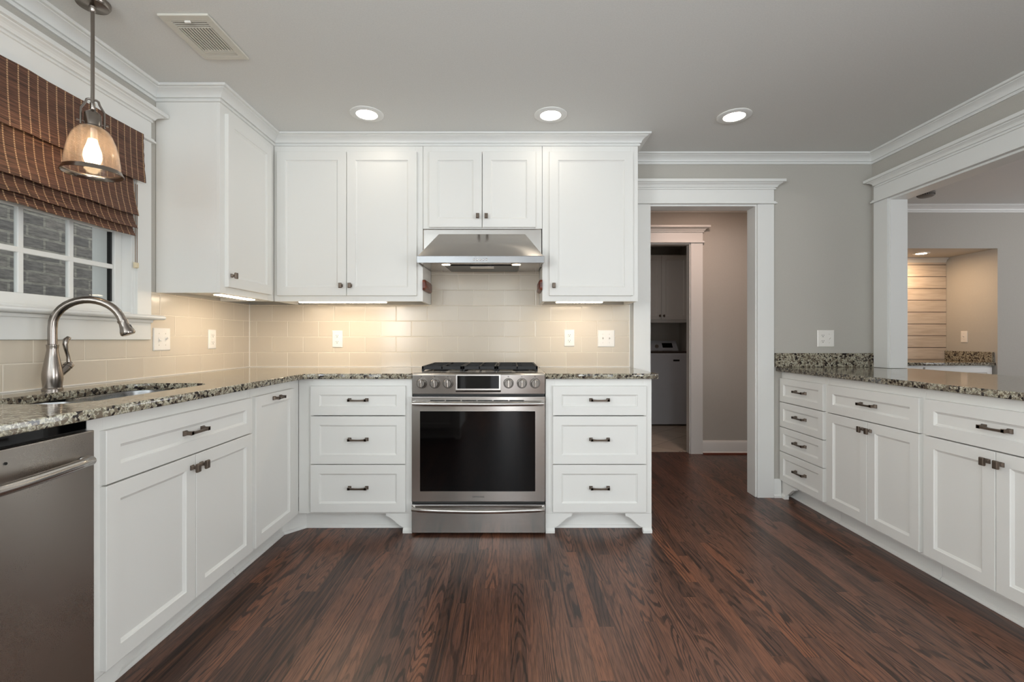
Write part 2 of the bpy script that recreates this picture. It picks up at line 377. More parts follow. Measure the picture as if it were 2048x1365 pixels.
b = MB(); b.box(XR, 2.645, PY1, 4.53, 0, CZ); b.box(XR, 2.645, PY0, PY1, 0, .883); b.box(XR, 2.645, PY0, PY1, PZ, CZ); b.box(XR, 2.645, -.2, PY0, 0, CZ); b.box(XR, 2.645, YN, -1.9, 0, CZ); b.box(XR, 2.645, -1.9, -.2, 2.055, CZ)  # the gap nearest the rear is made for the added right fill
struct(b.build('wall_right', M['wall']))
LX0, LX1, LZ = .93, 1.744, 2.04
NX0, NX1, NZ = 3.35, 4.72, 1.99
b = MB(); b.box(.2, LX0, YH, 4.60, 0, CZ); b.box(LX1, NX0, YH, 4.60, 0, CZ); b.box(LX0, LX1, YH, 4.60, LZ, CZ)
b.box(NX0, NX1, YH, 4.60, NZ, CZ); b.box(NX1, 7.6, YH, 4.60, 0, CZ)
struct(b.build('wall_hall', M['wall']))
b = MB(); b.box(NX0-.08, NX0, 4.60, 5.16, 0, NZ+.08); b.box(NX1, NX1+.08, 4.60, 5.16, 0, NZ+.08); b.box(NX0, NX1, 5.08, 5.16, 0, NZ); b.box(NX0, NX1, 4.60, 5.16, NZ, NZ+.08)
struct(b.build('wall_niche', M['wall']))
struct(MB().box(NX0+.002, NX1-.002, 5.062, 5.079, .80, NZ-.05).build('wall_shiplap', M['shiplap']))
struct(MB().sweep([(0, NZ-.055), (.012, NZ-.055), (.03, NZ-.02), (.045, NZ-.012), (.045, NZ-.001), (0, NZ-.001)], [(NX0+.003, 5.078), (NX1-.003, 5.078)]).build('trim_6', M['trim'], smooth=30))
b = MB(); b.box(.2, .3, 3.39, YH, 0, CZ); b.box(.5, .6, 4.60, 6.8, 0, CZ); b.box(2.42, 2.52, 4.60, 6.8, 0, CZ); b.box(.6, 2.42, 6.70, 6.8, 0, CZ)
struct(b.build('wall_laundry', M['wall']))
# living room side: window wall on the right, and the wall behind the camera with a door and openings added for the fill lights
b = MB(); b.box(7.5, 7.6, YN, .8, 0, CZ); b.box(7.5, 7.6, 3.6, YH, 0, CZ); b.box(7.5, 7.6, .8, 3.6, 0, .3); b.box(7.5, 7.6, .8, 3.6, 2.2, CZ)
struct(b.build('wall_living', M['wall']))
b = MB(); b.box(-1.958, -1.8, YN-.1, YN, 0, CZ).box(-.6, -.35, YN-.1, YN, 0, CZ).box(.31, 1.0, YN-.1, YN, 0, CZ).box(2.2, 7.6, YN-.1, YN, 0, CZ).box(-1.8, -.6, YN-.1, YN, 0, .95).box(-1.8, -.6, YN-.1, YN, 2.15, CZ)
b.box(1.0, 2.2, YN-.1, YN, 0, .95).box(1.0, 2.2, YN-.1, YN, 2.15, CZ).box(-.35, .31, YN-.1, YN, 2.1, CZ)
struct(b.build('wall_behind', M['wall']))
struct(MB().box(-3.12, -3.0, -1.5, 6.0, -.4, 4.2).build('wall_exterior', M['brick']), 'weathered grey brick wall of the house seen through the window')
struct(MB().box(-3.0, -1.96, -1.5, 6.0, -.5, -.4).build('ground_outside', flat('bare_ground', lin(120,112,100), .9)))

# crown moulding: left wall, round the wall cabinets, back wall, right wall
def crown(top, k=1.0): return [(0, top-.068), (.010, top-.068), (.0125, top-.062), (.011, top-.057), (.007, top-.0555), (.007, top-.052), (.017, top-.0515), (.018, top-.046), (.022, top-.038), (.030, top-.029), (.041, top-.022), (.052, top-.0175), (.052, top-.0145), (.064, top-.0135), (.067, top-.011), (.067, top-.001), (0, top-.001)]
UXL, UY = -1.505, 2.975      # wall cabinet faces
struct(MB().sweep(crown(CZ), [(XL, YN), (XL, 2.42), (UXL, 2.42), (UXL, UY), (.811, UY), (.811, YB), (XR, YB), (XR, YN)]).build('trim_1', M['trim'], smooth=25), 'white crown moulding round the kitchen ceiling')
struct(MB().sweep(crown(CZ), [(2.646, YH), (7.5, YH)]).build('trim_2', M['trim'], smooth=25), 'white crown moulding of the room beyond')
struct(MB().sweep(crown(CZ), [(.3, YH), (2.54, YH)]).build('trim_3', M['trim'], smooth=25))

def casing(name, loc, rot, x0, x1, h, cw, z0=0, capl=.055, capr=.055, wall=.105, hz=None, left=True, right=True, label=None, jamb=True, capd=.055):
    """door or window casing in wall space: x along the wall, -y into the room"""
    b = MB(); y = -.020; h2 = hz or h
    if left: b.box(x0-cw, x0+.003, y, -.0005, z0, h2-.001)
    if right: b.box(x1-.003, x1+cw, y, -.0005, z0, h2-.001)
    L = x0-cw; R = x1+cw
    b.box(L-min(.016,capl), R+min(.016,capr), y-.014, -.0005, h2, h2+.009); b.box(L-min(.010,capl), R+min(.010,capr), y-.008, -.0005, h2+.009, h2+.018)
    b.box(L, R, y, -.0005, h2+.018, h2+.112)
    cap = [(0, .100), (.009, .100), (.011, .104), (.009, .109), (.005, .110), (.005, .113), (.016, .1135), (.017, .118), (.022, .126), (.030, .132), (.040, .1365), (.040, .140), (.055, .141), (.055, .1595), (0, .1595)]
    b.sweep([(o, h2+z) for o, z in cap], [(L+.055-capl, -.0005), (L+.055-capl, y), (R-.055+capr, y), (R-.055+capr, -.0005)])
    if jamb:
        b.box(x0-.001, x0+.012, -.004, wall+.004, z0, h-.012); b.box(x1-.012, x1+.001, -.004, wall+.004, z0, h-.012); b.box(x0-.001, x1+.001, -.004, wall+.004, h-.012, h+.001)
    return struct(b.build(name, M['trim'], bevel=.0025, loc=loc, rot=rot), label)
casing('door_1', (0, YB, 0), 0, DX0+.0, DX1, DZ, .112, capl=.048, label='white cased doorway into the hall')
casing('door_2', (0, YH, 0), 0, LX0, LX1, LZ, .112, wall=.07, label='white cased laundry doorway beyond the hall')
b_right = casing('trim_4', (XR, YB, 0), -PI/2, YB-PY1, YB-PY0, PZ, .115, z0=.9155, capl=.026, label='white casing of the wide opening above the peninsula')
# base boards
bb = [(0, 0), (.022, 0), (.022, .014), (.014, .022), (.014, .105), (.010, .116), (.006, .125), (0, .128)]
struct(MB().sweep(bb, [(LX1+.113, YH), (2.539, YH)]).build('baseboard_hall', M['trim'], smooth=30))
struct(MB().sweep([(0, .0), (.024, 0), (.022, .012), (0, .014)], [(LX1+.113, YH-.0145), (2.539, YH-.0145)]).build('trim_5', M['redwood']))
struct(MB().sweep(bb, [(DX1+.113, YB), (1.895, YB)]).build('baseboard_back', M['trim'], smooth=30))

# ------------------------------------------------------------------ window over the sink
wf = struct(MB().box(-2.03, XL+.001, WY0, WY0+.014, WZ0, WZ1).box(-2.03, XL+.001, WY1-.014, WY1, WZ0, WZ1).box(-2.03, XL+.001, WY0, WY1, WZ1-.014, WZ1)
            .box(-2.05, -1.93, WY0, WY1, WZ0-.02, WZ0+.012).build('window_1', M['trim'], bevel=.002), 'white double hung window above the sink')
g0, g1, gz0 = 1.183, 2.228, 1.288
b = MB(); b.box(-1.925, -1.885, WY0+.014, g0, WZ0+.012, WZ1-.014).box(-1.925, -1.885, g1, WY1-.014, WZ0+.012, WZ1-.014)
b.box(-1.925, -1.885, g0, g1, WZ0+.012, gz0).box(-1.925, -1.885, g0, g1, WZ1-.06, WZ1-.014)
b.build('sash', M['trim'], wf, bevel=.003)
b = MB()
for k in range(1, 5): b.box(-1.912, -1.894, g0+.2085*k-.011, g0+.2085*k+.011, gz0, WZ1-.06)
for z in (1.455, 1.63, 1.81): b.box(-1.9125, -1.8935, g0, g1, z-.011, z+.011)
b.build('muntin', M['trim'], wf, bevel=.003)
MB().box(-1.906, -1.902, g0, g1, gz0, WZ1-.06).build('pane', M['pane'], wf)
MB().box(-1.914, -1.899, g1-.011, g1-.0005, gz0+.001, WZ1-.061).build('gasket', M['black'], wf)
b = MB(); st = [(0, 1.207), (.058, 1.207), (.066, 1.211), (.069, 1.218), (.066, 1.225), (.058, 1.229), (0, 1.229)]
b.sweep(st, [(XL, 1.00), (XL, 2.404)]); b.box(-1.886, XL, WY0+.015, WY1-.015, 1.2305, 1.241); b.box(XL, XL+.018, 1.04, 2.367, 1.107, 1.207); b.box(XL, XL+.03, 1.04, 2.367, 1.192, 1.2065)
b.build('sill', M['trim'], wf, bevel=.002)
casing('trim_7', (XL, 0, 0), PI/2, WY0, WY1, 2.10, .086, z0=1.2295, capl=.05, capr=.046, hz=2.105, jamb=False, label='white casing and header of the sink window')

# woven shade, four stacked tiers
sh = thing('roman_shade', 'brown woven bamboo roman shade half raised over the sink window', 'window shade', (0, 0, 0))
def tier(ztop, zbot, x, y0, y1, bow):
    n = 14; prof = []
    for i in range(n+1):
        u = i/n; prof.append((x + bow*(u**2.2 - 1.1*max(0, u-.9)), ztop+(zbot-ztop)*u))
    back = [(p[0]-.004, p[1]) for p in prof[::-1]]
    ys = [y0 + (y1-y0)*i/30 for i in range(31)]
    ls = []
    for i, yy in enumerate(ys):
        ls.append([(px+.0015*math.sin(i*1.7), yy + (.002*math.sin(k*2.3) if i in (0, 30) else 0), pz+.0015*math.sin(i*.9)) for k, (px, pz) in enumerate(prof+back)])
    return MB().loops(ls)
for k, a in enumerate(((2.112, 1.872, -1.795, 1.118, 2.287, .012), (1.895, 1.700, -1.812, 1.15, 2.245, .030), (1.72, 1.640, -1.812, 1.152, 2.243, .026), (1.66, 1.603, -1.812, 1.155, 2.24, .018))):
    tier(*a).build('valance' if k == 0 else 'fold', M['bamboo'], sh, smooth=40)
b = MB()
for dy in (-.006, .006): b.tube([(-1.8105, 2.262+dy, 1.86), (-1.811, 2.262+dy, 1.66), (-1.811, 2.262+dy*.9, 1.478)], .0016, 6)
b.build('cord', flat('brown_cord', lin(120,96,74), .8), sh)
b = MB().frustum([(-1.8165, 2.250, 1.452), (-1.8165, 2.274, 1.452), (-1.8165, 2.274, 1.482), (-1.8165, 2.250, 1.482)], [(-1.804, 2.253, 1.455), (-1.804, 2.271, 1.455), (-1.804, 2.271, 1.479), (-1.804, 2.253, 1.479)])
b.build('cord_cleat', flat('cream_plastic', lin(226,212,180), .4), sh, bevel=.002)

# ------------------------------------------------------------------ tile backsplash
ts = MB().box(XL+.007, .833, 3.280, YB-.0005, .912, 1.352).box(-.556, .2015, 3.280, YB-.0005, 1.352, 1.62).build('tile_backsplash', M['tile'])
tag(ts, 'beige subway tile backsplash on the wall behind the range', 'backsplash')
MB().box(.833, .838, 3.2785, YB-.0005, .912, 1.352).build('edge_bead', M['caulk'], ts)
for a, c in ((XL+.012, -.562), (.200, .833)): MB().box(a, c, 3.2745, 3.2798, .9145, .9195).build('caulk_line', M['caulk'], ts)
ts = MB().box(XL+.0005, XL+.006, .7, 2.3695, .912, 1.106).box(XL+.0005, XL+.006, 2.3695, 3.2795, .912, 1.206).box(XL+.0005, XL+.006, 2.406, 3.2795, 1.206, 1.352).box(XL+.0005, XL+.006, 2.369, 2.406, 1.2305, 1.352).build('tile_backsplash', M['tiley'])
tag(ts, 'beige subway tile backsplash below the sink window', 'backsplash')
MB().box(XL+.0062, XL+.011, .7, 3.274, .9145, .9195).build('caulk_line', M['caulk'], ts)
MB().box(XL+.0062, XL+.0105, 3.2745, 3.2795, .9145, 1.352).build('caulk_line', M['caulk'], ts)

# ------------------------------------------------------------------ cabinets
def shaker(x0, x1, z0, z1, rail=.05, t=.02, rec=.009, sl=.009, y=0):
    """panelled front, back face at y, front at y-t"""
    f = y-t; b = MB()
    R = lambda i, yy: [(x0+i, yy, z0+i), (x1-i, yy, z0+i), (x1-i, yy, z1-i), (x0+i, yy, z1-i)]
    return b.loops([R(0, y), R(0, f+.0015), R(.0015, f), R(rail, f), R(rail+.002, f+.004), R(rail+sl, f+rec-.001), R(rail+sl+.001, f+rec)])
def pull(x, z, y, parent, L=.117, vertical=False):
    b = MB(); h = L/2
    for s in (-1, 1):
        sq = lambda r, cx, yy: [(cx-r, yy, z-r), (cx+r, yy, z-r), (cx+r, yy, z+r), (cx-r, yy, z+r)]
        c = x+s*(h-.0095)
        b.loops([sq(.0095, c, y), sq(.0095, c, y-.005), sq(.0065, c-s*.001, y-.012), sq(.0065, c-s*.001, y-.022), sq(.0075, c-s*.002, y-.031)])
    n = 8; ls = []
    for i in range(n+1):
        u = -1+2*i/n; xx = x+u*(h-.006); hh = .0042+.003*abs(u)**3; d = -.002*(1-u*u)
        ls.append([(xx, y-.020, z-hh+d), (xx, y-.031, z-hh+d), (xx, y-.031, z+hh+d), (xx, y-.020, z+hh+d)])
    b.loops(ls)
    return b.build('pull', M['bronze'], parent, bevel=.001)
def knob(x, z, y, parent):
    b = MB(); sq = lambda a, c, yy, dz=0: [(x-a, yy, z-c+dz), (x+a, yy, z-c+dz), (x+a, yy, z+c+dz), (x-a, yy, z+c+dz)]
    b.loops([sq(.009, .009, y), sq(.009, .009, y-.004), sq(.005, .005, y-.011), sq(.005, .006, y-.018), sq(.0095, .0145, y-.021, -.001), sq(.0105, .0165, y-.025, -.001), sq(.0095, .0155, y-.031, -.001), sq(.007, .012, y-.033, -.001)])
    return b.build('knob', M['bronze'], parent, bevel=.0012)
def foot(W, left):
    s = (lambda x: x) if left else (lambda x: W-x)
    pts = [(0, .0), (.050, 0), (.050, .028)]
    n = 12
    for i in range(n+1):
        u = i/n; pts.append((.046+.104*u, .030+.063*(.5-.5*math.cos(PI*u))))
    pts += [(.150, .104), (.150, .1095), (0, .1095)]
    b = MB().prism([(s(x), z) for x, z in pts], 0, .02)
    b.add(*[(lambda l: (l[0], l[1]))(None)] if False else ([], []))
    q = MB()
    x0, x1 = sorted((s(0), s(.052)))
    q.loops([[(x0, -.012, .0005), (x1, -.012, .0005), (x1, -.012, .016), (x0, -.012, .016)], [(x0, -.0002, .0005), (x1, -.0002, .0005), (x1, -.0002, .028), (x0, -.0002, .028)]])
    b.v += []; n0 = len(b.v); b.v += q.v; b.f += [tuple(i+n0 for i in f) for f in q.f]
    return b
TOE = [(0, .001), (.016, .001), (.016, .006), (.012, .014), (.004, .018), (.003, .108), (0, .108)]
def carcass(b, W, D, z0, z1, fronts, topless=False, rise=0):
    """box with a face frame; the openings behind doors and drawers are hollow. rise lifts the floor of a wall cabinet behind its light rail"""
    a0 = min(f[1] for f in fronts)+.012; a1 = max(f[2] for f in fronts)-.012; c0 = min(f[3] for f in fronts)+.012; c1 = max(f[4] for f in fronts)-.012
    b.box(.0005, a0, 0, .019, z0, z1).box(a1, W-.0005, 0, .019, z0, z1).box(a0, a1, 0, .019, z0, c0).box(a0, a1, 0, .019, c1, z1)
    b.box(.0005, .0185, .019, D, z0, z1).box(W-.0185, W-.0005, .019, D, z0, z1).box(.0185, W-.0185, .019, D, z0+rise, z0+rise+.014)
    b.box(.0185, W-.0185, D-.008, D, z0+rise+.014, z1)
    if not topless: b.box(.0185, W-.0185, .019, D-.008, z1-.014, z1)
def base_cabinet(label, loc, rot, W, D, fronts, feet='', group=None, z1=.8825, toe=True, name='base_cabinet', rail=.05, hollow=False, toew=None):
    t = thing(name, label, 'cabinet', loc, rot, group)
    b = MB()
    carcass(b, W, D, .110, z1, fronts, topless=hollow)
    b.build('body', M['cab'], t, bevel=.001)
    if 'L' in feet: foot(W, True).build('bracket_foot', M['cab'], t)
    if 'R' in feet: foot(W, False).build('bracket_foot', M['cab'], t)
    if toe:
        MB().sweep([(o, z) for o, z in TOE], [(0.001, .080), ((toew or W)-.001, .080)]).build('toe_kick', M['cab'], t, smooth=20)
        MB().box(.001, (toew or W)-.001, .0805, .1, .001, .109).build('plinth', M['cab'], t)
    add_fronts(t, fronts, rail); return t
def add_fronts(t, fronts, rail=.05):
    for fr in fronts:
        k, x0, x1, z0, z1 = fr[:5]
        o = shaker(x0, x1, z0, z1, rail).build('drawer' if k == 'drawer' else 'door', M['cab'], t)
        if k == 'drawer': pull((x0+x1)/2, (z0+z1)/2+.004, -.0112, o)
        elif k == 'pullout': pull((x0+x1)/2, z1-.026, -.0202, o, .085)
        elif k == 'door': knob(fr[5], fr[6], -.0202, o)
ZD = ((.6755, .843), (.398, .670), (.123, .393))
FY = 2.68; FX = -1.215; RX = 1.905
# left run (faces +X): local x is +Y
base_cabinet('white sink base cabinet with one wide drawer front over two doors', (FX, 1.3405, 0), PI/2, .838, .60,
    [('drawer', .042, .826, .677, .838), ('door', .042, .4345, .125, .672, .4105, .628), ('door', .4380, .826, .125, .672, .4625, .628)], 'L', 'white base cabinets on the left and back walls', hollow=True)
base_cabinet('narrow white pull-out cabinet beside the sink base, in the corner', (FX, 2.1795, 0), PI/2, .4995, .60,
    [('pullout', .016, .406, .125, .838)], '', 'white base cabinets on the left and back walls', toew=.47)
# back run
bl = base_cabinet('white three-drawer base cabinet to the left of the range', (-1.2145, FY, 0), 0, .651, .59,
    [('drawer', .075, .6165, a, c) for a, c in ZD], 'R', 'white base cabinets on the left and back walls')
for c in list(bl.children):
    if c.name.startswith(('toe_kick', 'plinth')): bpy.data.objects.remove(c)
MB().sweep(TOE, [(.012, .078), (.650, .080)]).build('toe_kick', M['cab'], bl, smooth=20)
struct(MB().sweep(TOE, [(FX-.080, 2.650), (FX+.0125, FY+.0785)]).build('trim_8', M['cab'], smooth=20))
base_cabinet('white three-drawer base cabinet to the right of the range', (.201, FY, 0), 0, .608, .59,
    [('drawer', .040, .573, a, c) for a, c in ZD], 'LR', 'white base cabinets on the left and back walls')
# right run (faces -X): local x is -Y
G = 'white base cabinets under the peninsula counter'
ry = lambda y: 3.283-y
base_cabinet('narrow white cabinet with four stacked drawers nearest the doorway', (RX, 3.283, 0), -PI/2, .4825, .60,
    [('drawer', .008, ry(2.822), a, c) for a, c in ((.675, .838), (.502, .670), (.331, .497), (.125, .326))], 'L', G, rail=.042)
base_cabinet('white cabinet with two doors under a drawer, next to the four-drawer stack', (RX, 2.8, 0), -PI/2, .6555, .60,
    [('drawer', 2.8-2.787, 2.8-2.158, .675, .838), ('door', .013, .3258, .125, .670, .3015, .628), ('door', .3292, .642, .125, .670, .3535, .628)], '', G)
base_cabinet('white two-door cabinet cut off by the right edge of the photo', (RX, 2.144, 0), -PI/2, .656, .60,
    [('drawer', .010, .642, .675, .838), ('door', .010, .3248, .125, .670, .3005, .628), ('door', .3282, .642, .125, .670, .3525, .628)], '', G)

# return of the counter to the left of the camera: only its mirror image shows, in the oven glass
base_cabinet('white base cabinet with a bracket foot, mirrored in the oven door glass', (-.56, .10, 0), PI, 1.26, .60,
    [('door', .045, .635, .125, .838, .61, .79), ('door', .637, 1.225, .125, .838, .662, .79)], 'L', None)
# wall cabinets
def wall_cabinet(label, loc, rot, W, z0, z1, D, fronts, group='white wall cabinets', rail=.054, name='wall_cabinet', lightrail=True):
    t = thing(name, label, 'cabinet', loc, rot, group)
    b = MB()
    carcass(b, W, D, z0, z1, fronts, rise=.02 if lightrail else 0)
    b.build('body', M['cab'], t, bevel=.001)
    add_fronts(t, fronts, rail); return t
UZ0, UZ1, DZ0, DZ1 = 1.350, CZ-.067, 1.385, 2.297
wall_cabinet('white wall cabinet beside the sink window, its door facing right', (UXL, 2.42, 0), PI/2, .554, UZ0, UZ1, .331, [('door', .042, .490, DZ0, DZ1, .068, 1.448)])
wall_cabinet('tall white double-door wall cabinet left of the range hood', (-1.5045, UY, 0), 0, .947, UZ0, UZ1, .303,
    [('door', .0265, .4658, DZ0, DZ1, .436, 1.448), ('door', .4692, .911, DZ0, DZ1, .494, 1.448)])
wall_cabinet('short white double-door wall cabinet above the range hood', (-.5565, UY, 0), 0, .7575, 1.812, UZ1, .303,
    [('door', .0415, .3752, 1.8185, DZ1, .350, 1.885), ('door', .3787, .715, 1.8185, DZ1, .404, 1.885)], lightrail=False)
wall_cabinet('tall white single-door wall cabinet right of the range hood', (.202, UY, 0), 0, .609, UZ0, UZ1, .303, [('door', .0445, .574, DZ0, DZ1, .0705, 1.448)])

# under cabinet light bars
def light_bar(label, x0, x1, y0, y1):
    t = thing('under_cabinet_light', label, 'light', ((x0+x1)/2, (y0+y1)/2, 1.3485), 0, 'light bars under the wall cabinets')
    hx, hy = (x1-x0)/2, (y1-y0)/2
    MB().box(-hx, hx, -hy, hy, .001, .021).build('housing', M['plastic'], t, bevel=.002)
    MB().box(-hx+.008, hx-.008, -hy+.008, hy-.008, -.003, .0008).build('diffuser', M['strip'], t)
light_bar('lit light bar under the wall cabinet beside the window', -1.60, -1.54, 2.50, 2.84)
light_bar('lit light bar under the double-door cabinet left of the hood', -1.37, -.80, 3.00, 3.06)
light_bar('lit light bar under the single-door cabinet right of the hood', .29, .60, 3.00, 3.06)

# walnut blocks on the cabinet sides
for s, x, lab in ((1, -.5568, 'dark wooden block fixed to the cabinet side left of the range'), (-1, .2018, 'dark wooden block fixed to the cabinet side right of the range')):
    p = rrect(2.955, 3.20, 1.42, 1.488, .018); q = rrect(2.963, 3.192, 1.428, 1.480, .014)
    b = MB().loops([[(x, a, c) for a, c in p], [(x+s*.014, a, c) for a, c in p], [(x+s*.021, a, c) for a, c in q]])
    tag(b.build('wooden_block', M['wood'], smooth=50), lab, 'wooden block', 'wooden blocks beside the range')

# ------------------------------------------------------------------ counters, sink
cut = rrect(-1.665, -1.315, 1.405, 2.075, .09, 8)
o = slab('countertop', [[(XL+.0065, .70), (-1.166, .70), (-1.166, 2.585)] + arc(-1.106, 2.585, .06, PI, PI/2, 8)[1:] + [(-.5625, 2.645), (-.5625, 3.2795), (XL+.0065, 3.2795)], cut[::-1]], .884, .914, M['granite'])
tag(o, 'speckled beige granite worktop with the sink cutout, along two walls', 'countertop')
o = slab('countertop', [[(-1.83, -.52), (-.52, -.52), (-.52, .14), (-1.83, .14)]], .884, .914, M['granite'])
tag(o, 'speckled granite top of the counter return left of the camera', 'countertop')
o = slab('countertop', [[(.1995, 2.645), (.837, 2.645), (.837, 3.2795), (.1995, 3.2795)]], .884, .914, M['granite'])
tag(o, 'short speckled granite worktop to the right of the range', 'countertop')
t = thing('countertop', 'long speckled granite peninsula top with upstand on the right', 'countertop', (0, 0, 0))
slab('worktop', [[(1.865, .75), (2.685, .75), (2.685, 3.128), (2.537, 3.128), (2.537, 3.2855), (1.865, 3.2855)]], .884, .914, M['granite'], t)
MB().box(1.854, 2.515, 3.2655, 3.2855, .9145, 1.012).build('upstand', M['granite'], t, bevel=.002)
MB().box(2.519, 2.5395, 3.247, 3.2855, .9145, 1.012).build('upstand', M['granite'], t)

t = thing('kitchen_sink', 'stainless steel double bowl sink set under the granite worktop', 'sink', (-1.49, 1.74, .70))
def bowl(x0, x1, y0, y1, d, top):
    ls = []
    for ins, z, r in ((-.014, top, .105), (0, top, .09), (.002, top-.01, .088), (.008, top-d*.8, .08), (.02, top-d*.96, .07), (.05, top-d, .05)):
        ls.append([(a, c, z) for a, c in rrect(x0+ins, x1-ins, y0+ins, y1-ins, r, 8)])
    b = MB().loops(ls, False, True); 
    out = [[(a, c, z) for a, c in rrect(x0-.0145, x1+.0145, y0-.0145, y1+.0145, .105, 8)] for z in (top, top-.004)]
    return b.loops(out, False, False)
for nm, y0, y1, d in (('basin', 1.405, 1.685, .17), ('basin', 1.715, 2.075, .21)):
    o = bowl(-.175, .175, y0-1.74, y1-1.74, d, .1835).build(nm, M['sinksteel'], t, smooth=50)
    MB().lathe([(.0, .1835-d+.0005), (.04, .1835-d+.0005), (.042, .1835-d+.003), (.03, .1835-d+.004), (.0, .1835-d+.002)], (0, (y0+y1)/2-1.74, 0), 24).build('drain', M['handle'], t, smooth=40)

# ------------------------------------------------------------------ faucet
t = thing('kitchen_faucet', 'brushed nickel gooseneck faucet behind the sink', 'faucet', (-1.742, 1.778, .9145))
MB().lathe([(.031, 0), (.031, .006), (.028, .010), (.0285, .02), (.031, .045), (.0305, .065), (.027, .09), (.021, .125), (.0168, .155), (.0178, .166), (.0185, .170), (.0185, .174), (.014, .176)], n=32).build('body', M['nickel'], t, smooth=35)
a = math.radians(20); dx, dy = math.cos(a), math.sin(a); R = .110; pts = []
pts += [(0, 0, z) for z in (.17, .20, .235)]
for i in range(1, 17):
    q = PI - i*(PI*.92)/16
    r = R+R*math.cos(q); pts.append((r*dx, r*dy, .243+.105*math.sin(q)))
MB().tube(pts, .0145, 18).build('spout', M['nickel'], t, smooth=60)
e = Vector(pts[-1]); d = (e-Vector(pts[-2])).normalized()
P = [tuple(e+d*s) for s in (.0, .004, .012, .03, .045, .056, .060)]
sp = MB().tube(P, [.0172, .0172, .0155, .0190, .0240, .0245, .0215], 20).build('spray_head', M['nickel'], t, smooth=50)
side = Vector((dx, dy, 0)); c = e+d*.03+side*.0175
MB().tube([tuple(c-d*.012), tuple(c), tuple(c+d*.012)], [.004, .0055, .004], 10).build('button', M['darkgrey'], sp, smooth=60)
h = MB().tube([(.004, .018, .055), (.008, .045, .082), (.009, .050, .088)], [.013, .015, .014], 18).build('handle', M['nickel'], t, smooth=50)
MB().tube([(.009, .050, .088), (.010, .056, .096), (.010, .055, .106)], [.0165, .0165, .009], 16).tube([(.010, .055, .104), (.010, .053, .125), (.010, .045, .150), (.010, .040, .175), (.010, .044, .192), (.010, .053, .199), (.010, .060, .198)],
    [.0075, .006, .0062, .0085, .0095, .0085, .005], 14).build('lever', M['nickel'], h, smooth=60)

# ------------------------------------------------------------------ dishwasher
t = thing('dishwasher', 'stainless steel dishwasher under the worktop at the left edge', 'dishwasher', (-1.2125, .737, 0), PI/2)
MB().box(.002, .598, .001, .58, .10, .872).build('body', M['black'], t)
MB().box(.006, .594, -.004, .0005, .854, .878).build('control_strip', M['glassblk'], t)
dd = MB().box(.002, .599, -.024, -.0005, .115, .850).build('door', M['steely'], t, bevel=.003)
pts = [(.012, -.026, .771)]+[(.012+.550*i/12, -.045-.030*math.sin(PI*i/12), .771) for i in range(13)]+[(.562, -.026, .771)]
MB().tube(pts, .0135, 16).build('handle', M['handle'], dd, smooth=60)
MB().lathe([(0, -.0258), (.0035, -.0258), (.0035, -.024)], (.363, 0, .816), 14, axis='y').build('indicator', M['black'], dd)
MB().box(.004, .596, .05, .07, .001, .099).build('kick_plate', M['black'], t)

# ------------------------------------------------------------------ range
RX0, RX1, RY = -.5595, .1965, 2.668
xc = (RX0+RX1)/2
t = thing('kitchen_range', 'stainless steel slide-in gas range between the drawer cabinets', 'range', (xc, RY, 0))
hw = (RX1-RX0)/2
MB().box(-hw+.003, hw-.003, .012, .598, .03, .90).build('body', M['darkgrey'], t)
for sx in (-1, 1):
    for yy in (.05, .55): MB().lathe([(.016, .0005), (.016, .008), (.010, .010), (.010, .030)], (sx*(hw-.06), yy, 0), 14).build('foot', M['black'], t)
# cooktop with well
MB().box(-hw, hw, .012, .604, .9005, .917).build('cooktop', M['steel'], t, bevel=.003)
MB().box(-.34, .34, .085, .560, .9172, .9185).build('burner_well', M['steel'], t, bevel=.0005)
for bx, by, r in ((-.245, .19, .045), (-.245, .44, .035), (.245, .19, .05), (.245, .44, .035), (0, .32, .045)):
    MB().lathe([(r, 0), (r, .008), (r*.8, .010), (r*.78, .016), (r*.5, .018), (0, .018)], (bx, by, .9187), 24).build('burner', M['iron'], t, smooth=40)
def grate(x0, x1, y0, y1, nm='grate'):
    b = MB(); zt, zb = .950, .930; zf = .9187; wb = .012
    b.box(x0, x1, y0, y0+wb, zb, zt).box(x0, x1, y1-wb, y1, zb, zt).box(x0, x0+wb, y0, y1, zf+.006, zt).box(x1-wb, x1, y0, y1, zf+.006, zt)
    cx, cy = (x0+x1)/2, (y0+y1)/2
    b.box(x0, x1, cy-.006, cy+.006, zb, zt)
    for yy in ((y0+cy)/2, (y1+cy)/2):
        b.box(x0+.01, cx-.03, yy-.005, yy+.005, zb+.003, zt-.001).box(cx+.03, x1-.01, yy-.005, yy+.005, zb+.003, zt-.001)
    b.box(cx-.005, cx+.005, y0, cy-.1, zb+.002, zt-.0005).box(cx-.005, cx+.005, cy+.1, y1, zb+.002, zt-.0005).box(cx-.005, cx+.005, cy-.055, cy+.055, zb+.002, zt-.0005)
    for fx in (x0, x1-wb):
        for fy in (y0, y1-.02): b.box(fx, fx+wb, fy, fy+.02, zf, zb)
    return b.build(nm, M['iron'], t, bevel=.002)
grate(-.342, -.104, .088, .556); grate(-.100, .096, .088, .556); grate(.100, .342, .088, .556)
